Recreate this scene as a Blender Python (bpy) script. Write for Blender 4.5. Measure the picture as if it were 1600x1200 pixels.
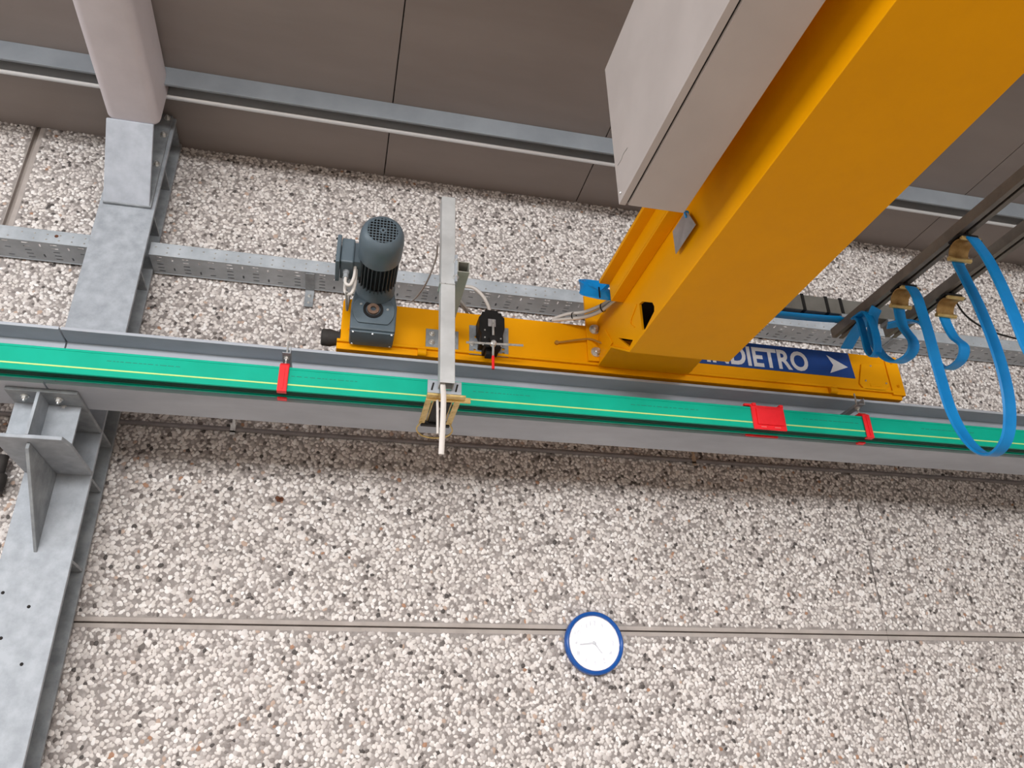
import bpy, bmesh, math, random
import numpy as np
from mathutils import Vector, Matrix, geometry

for o in list(bpy.data.objects):
    bpy.data.objects.remove(o, do_unlink=True)
scene = bpy.context.scene
COL = scene.collection
random.seed(7)
rng = np.random.default_rng(7)

# ------------------------------------------------------------------ camera
YAW, PITCH, ROLL, FPX = 0.239167, 0.462263, -0.0223145, 1197.7
cy_, sy_, cp_, sp_ = math.cos(YAW), math.sin(YAW), math.cos(PITCH), math.sin(PITCH)
fwd = Vector((sy_*cp_, cy_*cp_, sp_))
r0 = Vector((cy_, -sy_, 0)); u0 = r0.cross(fwd)
rgt = r0*math.cos(ROLL) + u0*math.sin(ROLL)
upv = -r0*math.sin(ROLL) + u0*math.cos(ROLL)
cam_d = bpy.data.cameras.new('camera'); cam = bpy.data.objects.new('camera', cam_d); COL.objects.link(cam)
cam_d.sensor_fit = 'HORIZONTAL'; cam_d.sensor_width = 36.0; cam_d.lens = FPX/1600*36
cam_d.clip_start = 0.05; cam_d.clip_end = 100
m = Matrix((rgt, upv, -fwd)).transposed().to_4x4(); m.translation = Vector((0, -4.3, 1.6))
cam.matrix_world = m
scene.camera = cam

# ------------------------------------------------------------------ light and exposure
scene.view_settings.view_transform = 'Standard'
scene.view_settings.look = 'None'
scene.view_settings.gamma = 1.0
scene.view_settings.use_curve_mapping = False
scene.view_settings.exposure = -0.17
w = bpy.data.worlds.new('overcast_sky'); scene.world = w; w.use_nodes = True
w.node_tree.nodes['Background'].inputs[0].default_value = (0.80, 0.87, 1.0, 1)
w.node_tree.nodes['Background'].inputs[1].default_value = 1.0

def area(name, loc, target, sx, sz, power, col, spread=180):
    l = bpy.data.lights.new(name, 'AREA'); l.shape = 'RECTANGLE'; l.size = sx; l.size_y = sz
    l.energy = power; l.color = col; l.spread = math.radians(spread)   # sky light slants down through the panes
    o = bpy.data.objects.new(name, l); COL.objects.link(o); o.location = loc
    o.rotation_euler = (Vector(target)-Vector(loc)).to_track_quat('-Z', 'Y').to_euler()
    return o
# daylight entering through the two window bands of the hall (behind and left of the camera)
area('window_daylight_front', (-.8, -12.9, 4.1), (-.8, 0, -1.9), 15.0, 1.6, 960, (1.0, 0.99, 0.985), 110)
area('window_daylight_left', (-8.9, -6.3, 4.1), (0, -6.3, 4.1), 7.0, 1.8, 390, (0.95, 0.97, 1.0))

# ------------------------------------------------------------------ helpers
WL = {}
def link(o, wl, parent):
    wl = Vector(wl); WL[o.name] = wl
    COL.objects.link(o)
    if parent is not None:
        o.parent = parent; o.location = wl - WL[parent.name]
    else:
        o.location = wl
def tag(o, label=None, cat=None, group=None, kind=None):
    if label: o['label'] = label
    if cat: o['category'] = cat
    if group: o['group'] = group
    if kind: o['kind'] = kind
    return o
def thing(name, loc, label, cat, group=None):
    o = bpy.data.objects.new(name, None); o.empty_display_size = 0.05
    link(o, loc, None); return tag(o, label, cat, group)

AX = {'x': lambda a, p: (a, p[0], p[1]), 'y': lambda a, p: (p[0], a, p[1]), 'z': lambda a, p: (p[0], p[1], a)}
def spline(pts, n=8):
    P = [Vector(p) for p in pts]
    if len(P) < 3: return P
    Q = [2*P[0]-P[1]] + P + [2*P[-1]-P[-2]]
    out = []
    for i in range(1, len(Q)-2):
        a, b, c, d = Q[i-1], Q[i], Q[i+1], Q[i+2]
        for k in range(n):
            t = k/n
            out.append(0.5*((2*b)+(c-a)*t+(2*a-5*b+4*c-d)*t*t+(3*b-a-3*c+d)*t**3))
    out.append(P[-1]); return out

class MB:
    def __init__(s): s.v = []; s.f = []
    def add(s, vs, fs):
        k = len(s.v); s.v += [tuple(p) for p in vs]; s.f += [tuple(i+k for i in f) for f in fs]; return s
    def box(s, x0, x1, y0, y1, z0, z1):
        return s.add([(x0,y0,z0),(x1,y0,z0),(x1,y1,z0),(x0,y1,z0),(x0,y0,z1),(x1,y0,z1),(x1,y1,z1),(x0,y1,z1)],
                     [(0,3,2,1),(4,5,6,7),(0,1,5,4),(1,2,6,5),(2,3,7,6),(3,0,4,7)])
    def prism(s, poly, axis, a0, a1, holes=()):
        F = AX[axis]; loops = [list(poly)] + [list(h) for h in holes]
        flat = [p for l in loops for p in l]; n = len(flat)
        vs = [F(a0, p) for p in flat] + [F(a1, p) for p in flat]
        fs = []
        if holes:
            tr = geometry.tessellate_polygon([[Vector((p[0], p[1], 0)) for p in l] for l in loops])
            for t in tr: fs.append(tuple(t)); fs.append(tuple(i+n for i in reversed(t)))
        else:
            fs.append(tuple(range(n))); fs.append(tuple(range(2*n-1, n-1, -1)))
        k = 0
        for l in loops:
            c = len(l)
            for i in range(c):
                j = (i+1) % c
                fs.append((k+i, k+j, k+j+n, k+i+n))
            k += c
        return s.add(vs, fs)
    def cyl(s, p0, p1, r, r1=None, n=16):
        return s.rev([(r, 0), (r if r1 is None else r1, (Vector(p1)-Vector(p0)).length)], p0, Vector(p1)-Vector(p0), n)
    def rev(s, prof, origin, axis, n=24, cap=True):
        a = Vector(axis).normalized(); o = Vector(origin)
        t = Vector((0,0,1)) if abs(a.z) < .9 else Vector((1,0,0))
        e1 = a.cross(t).normalized(); e2 = a.cross(e1)
        vs = []; fs = []
        for r, h in prof:
            for i in range(n):
                q = 2*math.pi*(i+.5)/n
                vs.append(o + a*h + (e1*math.cos(q)+e2*math.sin(q))*r)
        for k in range(len(prof)-1):
            for i in range(n):
                j = (i+1) % n
                fs.append((k*n+i, k*n+j, (k+1)*n+j, (k+1)*n+i))
        if cap:
            fs.append(tuple(range(n-1, -1, -1))); fs.append(tuple(range((len(prof)-1)*n, len(prof)*n)))
        return s.add(vs, fs)
    def tube(s, pts, r, n=8, sub=8):
        P = spline(pts, sub); up = None; rings = []
        for i, p in enumerate(P):
            d = (P[min(i+1, len(P)-1)]-P[max(i-1, 0)]).normalized()
            if up is None:
                up = Vector((0,0,1)) if abs(d.z) < .9 else Vector((1,0,0))
            up = (up - d*up.dot(d)).normalized(); e2 = d.cross(up)
            rings.append([p + (up*math.cos(2*math.pi*k/n)+e2*math.sin(2*math.pi*k/n))*r for k in range(n)])
        vs = [q for g in rings for q in g]; fs = []
        for i in range(len(rings)-1):
            for k in range(n):
                j = (k+1) % n
                fs.append((i*n+k, i*n+j, (i+1)*n+j, (i+1)*n+k))
        fs.append(tuple(range(n-1,-1,-1))); fs.append(tuple(range((len(rings)-1)*n, len(rings)*n)))
        return s.add(vs, fs)
    def ribbon(s, pts, wdir, wd, t, sub=8):
        """flat cable: rectangular section of width wd along wdir (list or vector) and thickness t"""
        P = spline(pts, sub); N = len(P); vs = []; fs = []
        for i, p in enumerate(P):
            d = (P[min(i+1, N-1)]-P[max(i-1, 0)]).normalized()
            if isinstance(wdir, list):
                q = i/(N-1)*(len(wdir)-1); a = min(int(q), len(wdir)-2); W = Vector(wdir[a]).lerp(Vector(wdir[a+1]), q-a)
            else: W = Vector(wdir)
            W = (W - d*W.dot(d)).normalized(); n = d.cross(W)
            e = t*.5
            vs += [p+W*(wd/2-e)+n*e, p+W*wd/2, p+W*(wd/2-e)-n*e, p-W*(wd/2-e)-n*e, p-W*wd/2, p-W*(wd/2-e)+n*e]
        for i in range(N-1):
            for k in range(6):
                j = (k+1) % 6
                fs.append((i*6+k, i*6+j, (i+1)*6+j, (i+1)*6+k))
        fs.append((5,4,3,2,1,0)); fs.append(tuple(range((N-1)*6, N*6)))
        return s.add(vs, fs)
    def slab(s, a, b, c, d, off):
        q = [Vector(p) for p in (a, b, c, d)]; o = Vector(off)
        return s.add(q+[p+o for p in q], [(0,1,2,3),(7,6,5,4),(0,4,5,1),(1,5,6,2),(2,6,7,3),(3,7,4,0)])
    def hexbolt(s, p, axis, r, h):
        a = Vector(axis).normalized(); p = Vector(p)
        s.rev([(r*1.35, 0), (r*1.35, h*.25)], p, a, 14)
        s.rev([(r, h*.25), (r, h*.8), (r*.85, h)], p, a, 6)
        s.rev([(r*.5, h), (r*.45, h*1.5)], p, a, 10)
        return s
    def build(s, name, mat, parent=None, smooth=None, bevel=0.0, recalc=True):
        V = np.array(s.v, dtype=float); c = (V.min(0)+V.max(0))/2
        me = bpy.data.meshes.new(name); me.from_pydata((V-c).tolist(), [], s.f)
        if recalc:
            bm = bmesh.new(); bm.from_mesh(me); bmesh.ops.recalc_face_normals(bm, faces=bm.faces); bm.to_mesh(me); bm.free()
        me.materials.append(mat); me.update()
        if smooth:
            me.polygons.foreach_set('use_smooth', [True]*len(me.polygons)); me.set_sharp_from_angle(angle=math.radians(smooth))
        o = bpy.data.objects.new(name, me); link(o, c, parent)
        if bevel:
            b = o.modifiers.new('edge_bevel', 'BEVEL'); b.width = bevel; b.segments = 2; b.limit_method = 'ANGLE'; b.angle_limit = math.radians(40)
        return o

def srgb(r, g, b):
    f = lambda c: (c/255/12.92 if c/255 <= .04045 else ((c/255+.055)/1.055)**2.4)
    return (f(r), f(g), f(b), 1)

def mat(name, c1, c2=None, rough=.5, metal=0.0, scale=8, detail=4, bump=0.0, bscale=60, stretch=None, spec=.5, coat=0):
    M = bpy.data.materials.new(name); M.use_nodes = True; nt = M.node_tree; N = nt.nodes; L = nt.links
    B = N['Principled BSDF']; B.inputs['Roughness'].default_value = rough; B.inputs['Metallic'].default_value = metal
    B.inputs['Specular IOR Level'].default_value = spec
    if coat: B.inputs['Coat Weight'].default_value = coat; B.inputs['Coat Roughness'].default_value = .15
    tc = N.new('ShaderNodeTexCoord'); mp = N.new('ShaderNodeMapping'); L.new(tc.outputs['Object'], mp.inputs[0])
    if stretch: mp.inputs['Scale'].default_value = stretch
    if c2 is None: B.inputs['Base Color'].default_value = c1
    else:
        n = N.new('ShaderNodeTexNoise'); n.inputs['Scale'].default_value = scale; n.inputs['Detail'].default_value = detail
        n.inputs['Roughness'].default_value = .62
        r = N.new('ShaderNodeValToRGB'); r.color_ramp.elements[0].position = .36; r.color_ramp.elements[1].position = .66
        r.color_ramp.elements[0].color = c1; r.color_ramp.elements[1].color = c2
        L.new(mp.outputs[0], n.inputs['Vector']); L.new(n.outputs['Fac'], r.inputs[0]); L.new(r.outputs[0], B.inputs['Base Color'])
        rr = N.new('ShaderNodeMapRange'); rr.inputs['To Min'].default_value = max(.05, rough-.1); rr.inputs['To Max'].default_value = min(1, rough+.1)
        L.new(n.outputs['Fac'], rr.inputs[0]); L.new(rr.outputs[0], B.inputs['Roughness'])
    if bump:
        n2 = N.new('ShaderNodeTexNoise'); n2.inputs['Scale'].default_value = bscale; n2.inputs['Detail'].default_value = 5
        bp = N.new('ShaderNodeBump'); bp.inputs['Strength'].default_value = bump; bp.inputs['Distance'].default_value = .004
        L.new(mp.outputs[0], n2.inputs['Vector']); L.new(n2.outputs['Fac'], bp.inputs['Height']); L.new(bp.outputs[0], B.inputs['Normal'])
    return M

GALV = mat('galvanised_steel', srgb(150,156,163), srgb(174,180,187), .55, .1, 14, 8, .12, 30)
GALVD = mat('weathered_galvanised_steel', srgb(128,133,137), srgb(160,165,169), .6, .1, 12, 8, .15, 25)
BEAMG = mat('galvanised_beam_steel', srgb(168,173,182), srgb(190,195,204), .55, .05, 3, 8, .08, 20, (.4,1,1))
TRAYM = mat('sendzimir_steel', srgb(158,165,171), srgb(184,191,197), .45, .08, 5, 4, 0, 60)
ZINC = mat('zinc_plated_steel', srgb(190,190,188), srgb(225,225,222), .3, .7, 30)
YEL = mat('yellow_crane_paint', srgb(240,164,0), srgb(246,169,0), .5, 0, 3, 5, .05, 12, spec=.12)
GREEN = mat('green_pvc', srgb(0,174,144), srgb(0,182,152), .45, 0, 5, 3, spec=.2)
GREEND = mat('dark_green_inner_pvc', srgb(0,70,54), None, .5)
STRIPE = mat('yellow_stripe', srgb(202,233,142), None, .5)
PRINT = mat('dark_green_print', srgb(0,140,118), None, .6)
RED = mat('red_plastic', srgb(252,34,44), srgb(244,26,36), .4, 0, 20)
BLUE = mat('blue_flat_cable_pvc', srgb(0,132,205), srgb(8,142,214), .35, 0, 10, spec=.5)
GEAR = mat('blue_grey_motor_paint', srgb(84,98,107), srgb(94,108,117), .42, 0, 8, 4, .05, 40)
BLACK = mat('black_plastic', srgb(20,19,19), srgb(28,27,27), .5, 0, 20, spec=.25)
RUBBER = mat('black_rubber', srgb(48,44,42), srgb(60,56,53), .75, 0, 20)
BRASS = mat('yellow_chromate_steel', srgb(200,170,105), srgb(226,200,140), .3, .7, 25)
BRONZE = mat('brown_chromate_steel', srgb(150,116,66), srgb(176,142,88), .35, .5, 25)
WCAB = mat('white_cable_pvc', srgb(214,208,202), None, .5)
GCAB = mat('grey_cable_pvc', srgb(150,146,142), None, .5)
CABI = mat('beige_cabinet_paint', srgb(190,181,177), srgb(196,187,183), .6, 0, 4, 3, .06, 90)
SIGNB = mat('blue_sign_film', srgb(8,62,140), srgb(10,68,148), .45, 0, 6)
SIGNW = mat('white_sign_lettering', srgb(222,224,228), None, .45)
CEIL = mat('taupe_ceiling_sheet', srgb(142,132,127), srgb(150,140,135), .5, .1, 1.5, 4, 0, 10, (.5,2,1))
CONC = mat('smooth_concrete', srgb(164,155,149), srgb(182,173,167), .85, 0, 6, 6, .2, 40)
MORT = mat('grey_mortar', srgb(140,133,129), srgb(162,155,151), .9, 0, 30, 4)
FLOORM = mat('grey_brown_floor', srgb(188,179,169), srgb(196,187,177), .7, 0, 2, spec=.2)
PLAST = mat('off_white_plaster', srgb(176,171,165), srgb(184,179,173), .8, 0, 2)
RAFT = mat('pinkish_white_paint', srgb(205,197,200), srgb(212,204,207), .55, 0, 5)
CONDM = mat('grey_conduit', srgb(118,112,112), srgb(136,130,130), .5, .2, 8)
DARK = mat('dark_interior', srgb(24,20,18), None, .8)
NAMEP = mat('anodised_tag', srgb(150,148,150), srgb(172,170,172), .45, .3, 14)
CLBLUE = mat('blue_clock_plastic', srgb(16,84,166), None, .25, spec=.6)
CLWHITE = mat('white_clock_dial', srgb(234,235,240), None, .5)
CLGREY = mat('pale_grey_print', srgb(176,176,182), None, .5)
RAILM = mat('dull_steel_rail', srgb(112,106,100), srgb(132,126,118), .5, .3, 10)
RUST = mat('rusty_brown', srgb(110,66,40), srgb(80,46,30), .8, 0, 30)
GLASS = bpy.data.materials.new('clear_lens'); GLASS.use_nodes = True
_n = GLASS.node_tree.nodes; _l = GLASS.node_tree.links; _n.remove(_n['Principled BSDF'])
_t = _n.new('ShaderNodeBsdfTransparent'); _g = _n.new('ShaderNodeBsdfGlossy'); _g.inputs['Roughness'].default_value = .05
_m = _n.new('ShaderNodeMixShader'); _m.inputs[0].default_value = .006
_l.new(_t.outputs[0], _m.inputs[1]); _l.new(_g.outputs[0], _m.inputs[2]); _l.new(_m.outputs[0], _n['Material Output'].inputs[0])
PEB = bpy.data.materials.new('washed_pebbles'); PEB.use_nodes = True
_b = PEB.node_tree.nodes['Principled BSDF']; _b.inputs['Roughness'].default_value = .6
_a = PEB.node_tree.nodes.new('ShaderNodeAttribute'); _a.attribute_name = 'stone_colour'
PEB.node_tree.links.new(_a.outputs['Color'], _b.inputs['Base Color'])

# ------------------------------------------------------------------ the hall
ZC = 5.375
floor = tag(MB().box(-9.2, 9.2, -13.2, 0.2, -.2, 0).build('floor', FLOORM), kind='structure', label='grey brown concrete hall floor')
wl = tag(MB().box(-9.2, -9.0, -13.2, .2, 0, 3.1).box(-9.2, -9.0, -13.2, .2, 5.1, 5.6).box(-9.2, -9.0, -13.2, -9.9, 3.1, 5.1).box(-9.2,-9.0,-2.7,.2,3.1,5.1)
         .build('wall_left', PLAST), kind='structure', label='plastered side wall with a window band')
wr = tag(MB().box(9.0, 9.2, -13.2, .2, 0, 5.6).build('wall_right', PLAST), kind='structure', label='plastered side wall')
wf = tag(MB().box(-9, 9, -13.2, -13.0, 0, 3.3).box(-9, 9, -13.2, -13.0, 4.9, 5.6).box(-9, -8.4, -13.2, -13, 3.3, 4.9).box(6.8, 9, -13.2, -13, 3.3, 4.9)
         .build('wall_front', PLAST), kind='structure', label='plastered wall with a long window band')

ceiling = tag(MB().box(-9, 9, -13.0, 0, ZC+.06, ZC+.2).build('ceiling', CEIL), kind='structure', label='taupe sheet metal ceiling of long panels')
xj = [0.145+1.425*k for k in range(-6, 7)]
xj = [-9.0] + [x for x in xj if -8.6 < x < 8.6] + [9.0]
for a, b in zip(xj, xj[1:]):
    MB().box(a+.004, b-.004, -12.99, -.002, ZC, ZC+.055).build('ceiling_panel', CEIL, ceiling)

wall = tag(MB().box(-9, 9, .03, .2, 0, 5.6).build('wall_back', CONC), kind='structure', label='wall of precast panels faced with washed pebbles')
def pebbles(x0, x1, z0, z1, parent):
    s = .0218
    nx = int((x1-x0)/s)+1; nz = int((z1-z0)/(s*.86))+1
    gx, gz = np.meshgrid(np.arange(nx), np.arange(nz))
    X = x0 + (gx + .5*(gz % 2))*s; Z = z0 + gz*s*.86
    X = (X + rng.uniform(-.0075, .0075, X.shape)).ravel(); Z = (Z + rng.uniform(-.0075, .0075, Z.shape)).ravel()
    n = len(X)
    a = rng.uniform(.0116, .0178, n)*np.where(rng.random(n) < .10, 1.3, 1); b = a*rng.uniform(.55, .95, n); th = rng.uniform(0, np.pi, n)
    k = (X-a*.5 > x0) & (X+a*.5 < x1) & (Z-a*.5 > z0) & (Z+a*.5 < z1)
    X, Z, a, b, th = X[k], Z[k], a[k], b[k], th[k]; n = len(X)
    h = rng.uniform(.006, .013, n)
    K = 8
    ang = np.arange(K)*2*np.pi/K
    wob = 1+rng.uniform(-.12, .12, (n, K))
    ex = a[:, None]*np.cos(ang)*wob; ez = b[:, None]*np.sin(ang)*wob
    c, sn = np.cos(th)[:, None], np.sin(th)[:, None]
    V = np.empty((n, K+1, 3))
    V[:, :K, 0] = X[:, None]+ex*c-ez*sn; V[:, :K, 2] = Z[:, None]+ex*sn+ez*c; V[:, :K, 1] = .0015
    V[:, K, 0] = X; V[:, K, 2] = Z; V[:, K, 1] = -h
    base = (np.arange(n)*(K+1))[:, None]
    i = np.arange(K)
    T = np.stack([np.broadcast_to(base+i, (n, K)), np.broadcast_to(base+(i+1) % K, (n, K)), np.broadcast_to(base+K, (n, K))], -1).reshape(-1, 3)
    pal = np.array([srgb(*q)[:3] for q in [(228,222,218),(220,213,208),(236,232,229),(208,201,196),(196,188,184),(180,172,168),(158,150,146),(134,126,122),(104,96,92),(76,70,67),(186,162,146),(166,126,100)]])
    p = np.array([.18,.18,.09,.165,.13,.09,.055,.045,.035,.022,.012,.003]); p /= p.sum()
    col = pal[rng.choice(len(pal), n, p=p)]*rng.uniform(.9, 1.08, (n, 1))
    col = np.clip(col, 0, 1)
    C4 = np.ones((n, K+1, 4)); C4[:, :, :3] = col[:, None, :]
    cc = np.array([(x0+x1)/2, 0, (z0+z1)/2])
    me = bpy.data.meshes.new('pebble_facing')
    me.vertices.add(n*(K+1)); me.vertices.foreach_set('co', (V.reshape(-1, 3)-cc).ravel())
    nt = len(T); me.loops.add(nt*3); me.polygons.add(nt)
    me.loops.foreach_set('vertex_index', T.ravel().astype(np.int32))
    me.polygons.foreach_set('loop_start', (np.arange(nt)*3).astype(np.int32))
    me.update(calc_edges=True)
    me.polygons.foreach_set('use_smooth', np.ones(nt, dtype=bool))
    at = me.color_attributes.new('stone_colour', 'FLOAT_COLOR', 'POINT'); at.data.foreach_set('color', C4.ravel())
    me.materials.append(PEB); me.validate()
    o = bpy.data.objects.new('pebble_facing', me); link(o, cc, parent); o['kind'] = 'stuff'
    return o
xs = [(-9, -2.094, .0, .0), (-2.066, 3.4155, .022, -.008), (3.4145, 9, -.008, .0)]
zs = [(0, 2.281), (2.281, 5.6)]
for x0, x1, ml, mr in xs:
    for z0, z1 in zs:
        pn = MB().box(x0+.0008, x1-.0008, 0, .03, z0+.004, z1-.004).build('wall_panel', CONC, wall, bevel=.003)
        px0, px1 = max(x0+.006+ml, -3.1), min(x1-.006-mr, 6.7)
        pz0, pz1 = max(z0+.006, .95), min(z1, 5.42)
        if z1 < 3: pz1 = z1-.026
        if z0 > 1: pz0 = z0+.026
        MB().add([(px0,-.0005,pz0),(px1,-.0005,pz0),(px1,-.0005,pz1),(px0,-.0005,pz1)],[(0,1,2,3)]).build('mortar_bed', MORT, pn)
        pebbles(px0, px1, pz0, pz1, pn)

# rust stain with a shape of its own, on the wall under the runway
rs = MB()
for k in range(7):
    a = random.uniform(0, 6.28); rr_ = random.uniform(0, .02)
    rs.rev([(.012, 0), (.004, .006)], (-.30+rr_*math.cos(a), -.009, 2.955+rr_*math.sin(a)*1.2), (0,-1,0), 7)
tag(rs.build('rust_spot', RUST, wall), kind='stuff')

# roof purlin: inverted steel channel under the ceiling
pur = thing('roof_purlin', (1, -.62, 5.235), 'galvanised steel channel running under the ceiling above the pebble wall', 'roof beam')
PY0, PY1, PZ = -.686, -.559, 5.235
MB().box(-8.9, 8.9, PY0, PY0+.016, PZ, ZC-.001).build('front_leg', mat('dark_purlin_steel', srgb(126,132,138), srgb(142,148,154), .6, .05, 2, 6), pur, bevel=.003)  # darker grey than the other galvanised steel
MB().box(-8.9, 8.9, PY0+.016, PY1-.008, ZC-.014, ZC-.002).build('channel_web', mat('shaded_channel_steel', srgb(52,50,50), None, .6), pur)  # near-black colour stands in for the shade inside the channel
lg = MB(); prof = [(PY1-.008, ZC-.002), (PY1, ZC-.002), (PY1, PZ+.012), (PY1-.006, PZ+.003), (PY1-.016, PZ), (PY1-.026, PZ+.003), (PY1-.032, PZ+.012), (PY1-.03, PZ+.016), (PY1-.022, PZ+.01), (PY1-.012, PZ+.01), (PY1-.008, PZ+.02)]
lg.prism(prof, 'x', -8.9, 8.9).build('rolled_lip', mat('lip_highlight_steel', srgb(226,228,230), None, .3, .3), pur, smooth=50)  # pale colour carries the highlight along the rolled bend

# ------------------------------------------------------------------ steel column with corbel
CX0, CX1, CXM = -1.502, -1.197, -1.352
colm = thing('steel_column', (CXM, -.16, 0), 'tall galvanised steel column with a corbel carrying the runway beam', 'column')
MB().box(CX0, CX1, -.282, -.260, 0, 5.36).build('front_flange', GALV, colm, bevel=.003)
MB().box(CX0, CX1, -.055, -.033, 0, 5.36).build('rear_flange', GALVD, colm, bevel=.003)
MB().box(CXM-.007, CXM+.007, -.260, -.055, 0, 5.36).build('web', GALVD, colm)
for z in (2.52, 2.935, 3.19, 4.20, 4.60, 4.965, 5.335):
    for sx in (-1, 1):
        e = CX0 if sx < 0 else CX1
        a, b = (CXM+.007, e-.006) if sx > 0 else (e+.006, CXM-.007)
        MB().box(a, b, -.260, -.055, z-.007, z+.007).build('stiffener', GALVD, colm)
# corbel: stub of beam with web, flanges, end stiffeners and a rib below
MB().prism([(-1.502,-.283),(-1.502,-.71),(-1.47,-.753),(-1.213,-.753),(-1.195,-.665),(-1.195,-.283)], 'z', 2.943, 2.962).build('corbel_bottom_flange', GALV, colm, bevel=.003)
MB().box(-1.502, -1.197, -.753, -.283, 3.171, 3.188).build('corbel_top_flange', GALVD, colm, bevel=.003)
MB().box(-1.366, -1.353, -.753, -.283, 2.962, 3.171).build('corbel_web', GALV, colm)
MB().box(-1.353, -1.214, -.612, -.598, 2.962, 3.171).build('corbel_stiffener', GALV, colm)
MB().box(-1.498, -1.366, -.612, -.598, 2.962, 3.171).build('corbel_stiffener', GALV, colm)
MB().prism([(-.283,2.55),(-.283,2.942),(-.70,2.942),(-.70,2.915)], 'x', -1.369, -1.354).build('gusset_rib', GALVD, colm, bevel=.002)
for (x, y) in ((-1.29,-.69), (-1.43,-.70), (-1.29,-.60), (-1.43,-.59)):
    MB().hexbolt((x, y, 3.171), (0,0,-1), .014, .018).build('bolt', ZINC, colm)
for (x, z) in ((-1.452,2.36), (-1.33,2.30), (-1.41, 2.16), (-1.30, 2.05)):
    MB().rev([(.008,0),(.006,.003)], (x, -.282, z), (0,-1,0), 10).build('drill_mark', DARK, colm)

# roof rafter with haunch, ending on the column
raf = thing('roof_rafter', (-1.34, -.6, 4.63), 'pinkish white rounded roof rafter on a galvanised haunch at the column top', 'roof beam')
rp = []
for (cx, cz, a0) in ((-1.235,5.05,-90), (-1.235,5.30,0), (-1.425,5.30,90), (-1.425,5.05,180)):
    for k in range(6):
        a = math.radians(a0+k*18); rp.append((cx+.05*math.cos(a), cz+.05*math.sin(a)))
MB().prism(rp, 'y', -12.9, -.575).build('rafter_body', RAFT, raf, smooth=40, bevel=.02)
MB().slab((-1.479,-.30,4.625),(-1.224,-.30,4.625),(-1.215,-.60,4.99),(-1.47,-.60,4.99),(0,.012,.016)).build('haunch_flange', mat('pale_galvanised_plate', srgb(162,168,177), srgb(180,186,195), .55, .05, 10, 6, .12, 25), raf, bevel=.004)
MB().prism([(-.30,4.66),(-.30,5.34),(-.60,5.34),(-.60,5.01)], 'x', -1.358, -1.346).build('haunch_web', GALVD, raf)
MB().box(-1.48, -1.215, -.302, -.284, 4.62, 5.36).build('end_plate', GALVD, raf, bevel=.002)
for z in (4.95, 5.19, 5.33):
    for x in (-1.24, -1.45):
        MB().hexbolt((x, -.302, z), (0,-1,0), .016, .02).build('bolt', ZINC, raf)

# ------------------------------------------------------------------ cable tray on the wall
def rect(cx, cy, lx, ly): return [(cx-lx/2,cy-ly/2),(cx+lx/2,cy-ly/2),(cx+lx/2,cy+ly/2),(cx-lx/2,cy+ly/2)]
TY0, TY1, TZ0, TZ1 = -.212, -.022, 4.348, 4.432
def make_tray(TX0, n, brackets, label):
    tray = thing('cable_tray', (TX0+n*.2, -.11, TZ0), label, 'cable tray', 'cable trays on the pebble wall')
    bt = MB(); dm = MB(); L_ = .40; TX1 = TX0+n*L_
    for k in range(n):
        x = TX0+k*L_; H = []
        for yy in (-.19, -.155, -.12, -.085, -.05): H.append(rect(x+.05, yy, .036, .010))
        for yy in (-.175, -.075): H.append(rect(x+.125, yy, .010, .03))
        for yy in (-.19, -.155, -.12, -.085, -.05): H.append(rect(x+.20, yy, .036, .010))
        for yy in (-.165, -.065): H.append(rect(x+.275, yy, .010, .03))
        for yy in (-.19, -.13, -.055): H.append(rect(x+.345, yy, .032, .010))
        bt.prism([(x,TY0),(x+L_,TY0),(x+L_,TY1),(x,TY1)], 'z', TZ0, TZ0+.002, H)
        for q in range(6):
            xx = x+.03+q*.067
            for zz in (TZ0+.022, TZ0+.058):
                if random.random() < .85: dm.rev([(.006,0),(.003,.0025)], (xx, TY0-.0015, zz), (0,-1,0), 6)
    bt.build('tray_bottom', TRAYM, tray)
    MB().box(TX0, TX1, TY0-.0015, TY0+.0005, TZ0, TZ1).build('front_side', TRAYM, tray)
    MB().box(TX0, TX1, TY1-.002, TY1, TZ0, TZ1).build('rear_side', TRAYM, tray)
    for (y, z, r) in ((TY0, TZ1, .004), (TY0, TZ0+.001, .003), (TY1, TZ0+.001, .005)):
        MB().cyl((TX0, y, z), (TX1, y, z), r, n=8).build('rolled_edge', TRAYM, tray, smooth=60)
    tag(dm.build('dimples', ZINC, tray), kind='stuff')
    for bx in brackets:
        MB().box(bx-.027, bx+.027, TY0+.004, -.014, TZ0-.010, TZ0-.004).box(bx-.027, bx+.027, -.020, -.014, TZ0-.13, TZ0-.004).build('wall_bracket', GALVD, tray, bevel=.001)
        MB().hexbolt((bx, -.020, TZ0-.05), (0,-1,0), .009, .01).build('bracket_bolt', ZINC, tray)
        MB().hexbolt((bx, -.020, TZ0-.1), (0,-1,0), .006, .006).build('bracket_bolt', ZINC, tray)
    return tray
ty1 = make_tray(-4.712, 8, (-2.9,), 'short stretch of perforated cable tray left of the steel column')
MB().rev([(.011,0),(.008,.002)], (-1.70, TY0-.0015, 4.40), (0,-1,0), 10).build('rust_hole', RUST, ty1)
make_tray(-1.194, 21, (-.268, 1.75, 3.9, 5.9), 'long perforated galvanised cable tray right of the steel column')

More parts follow.
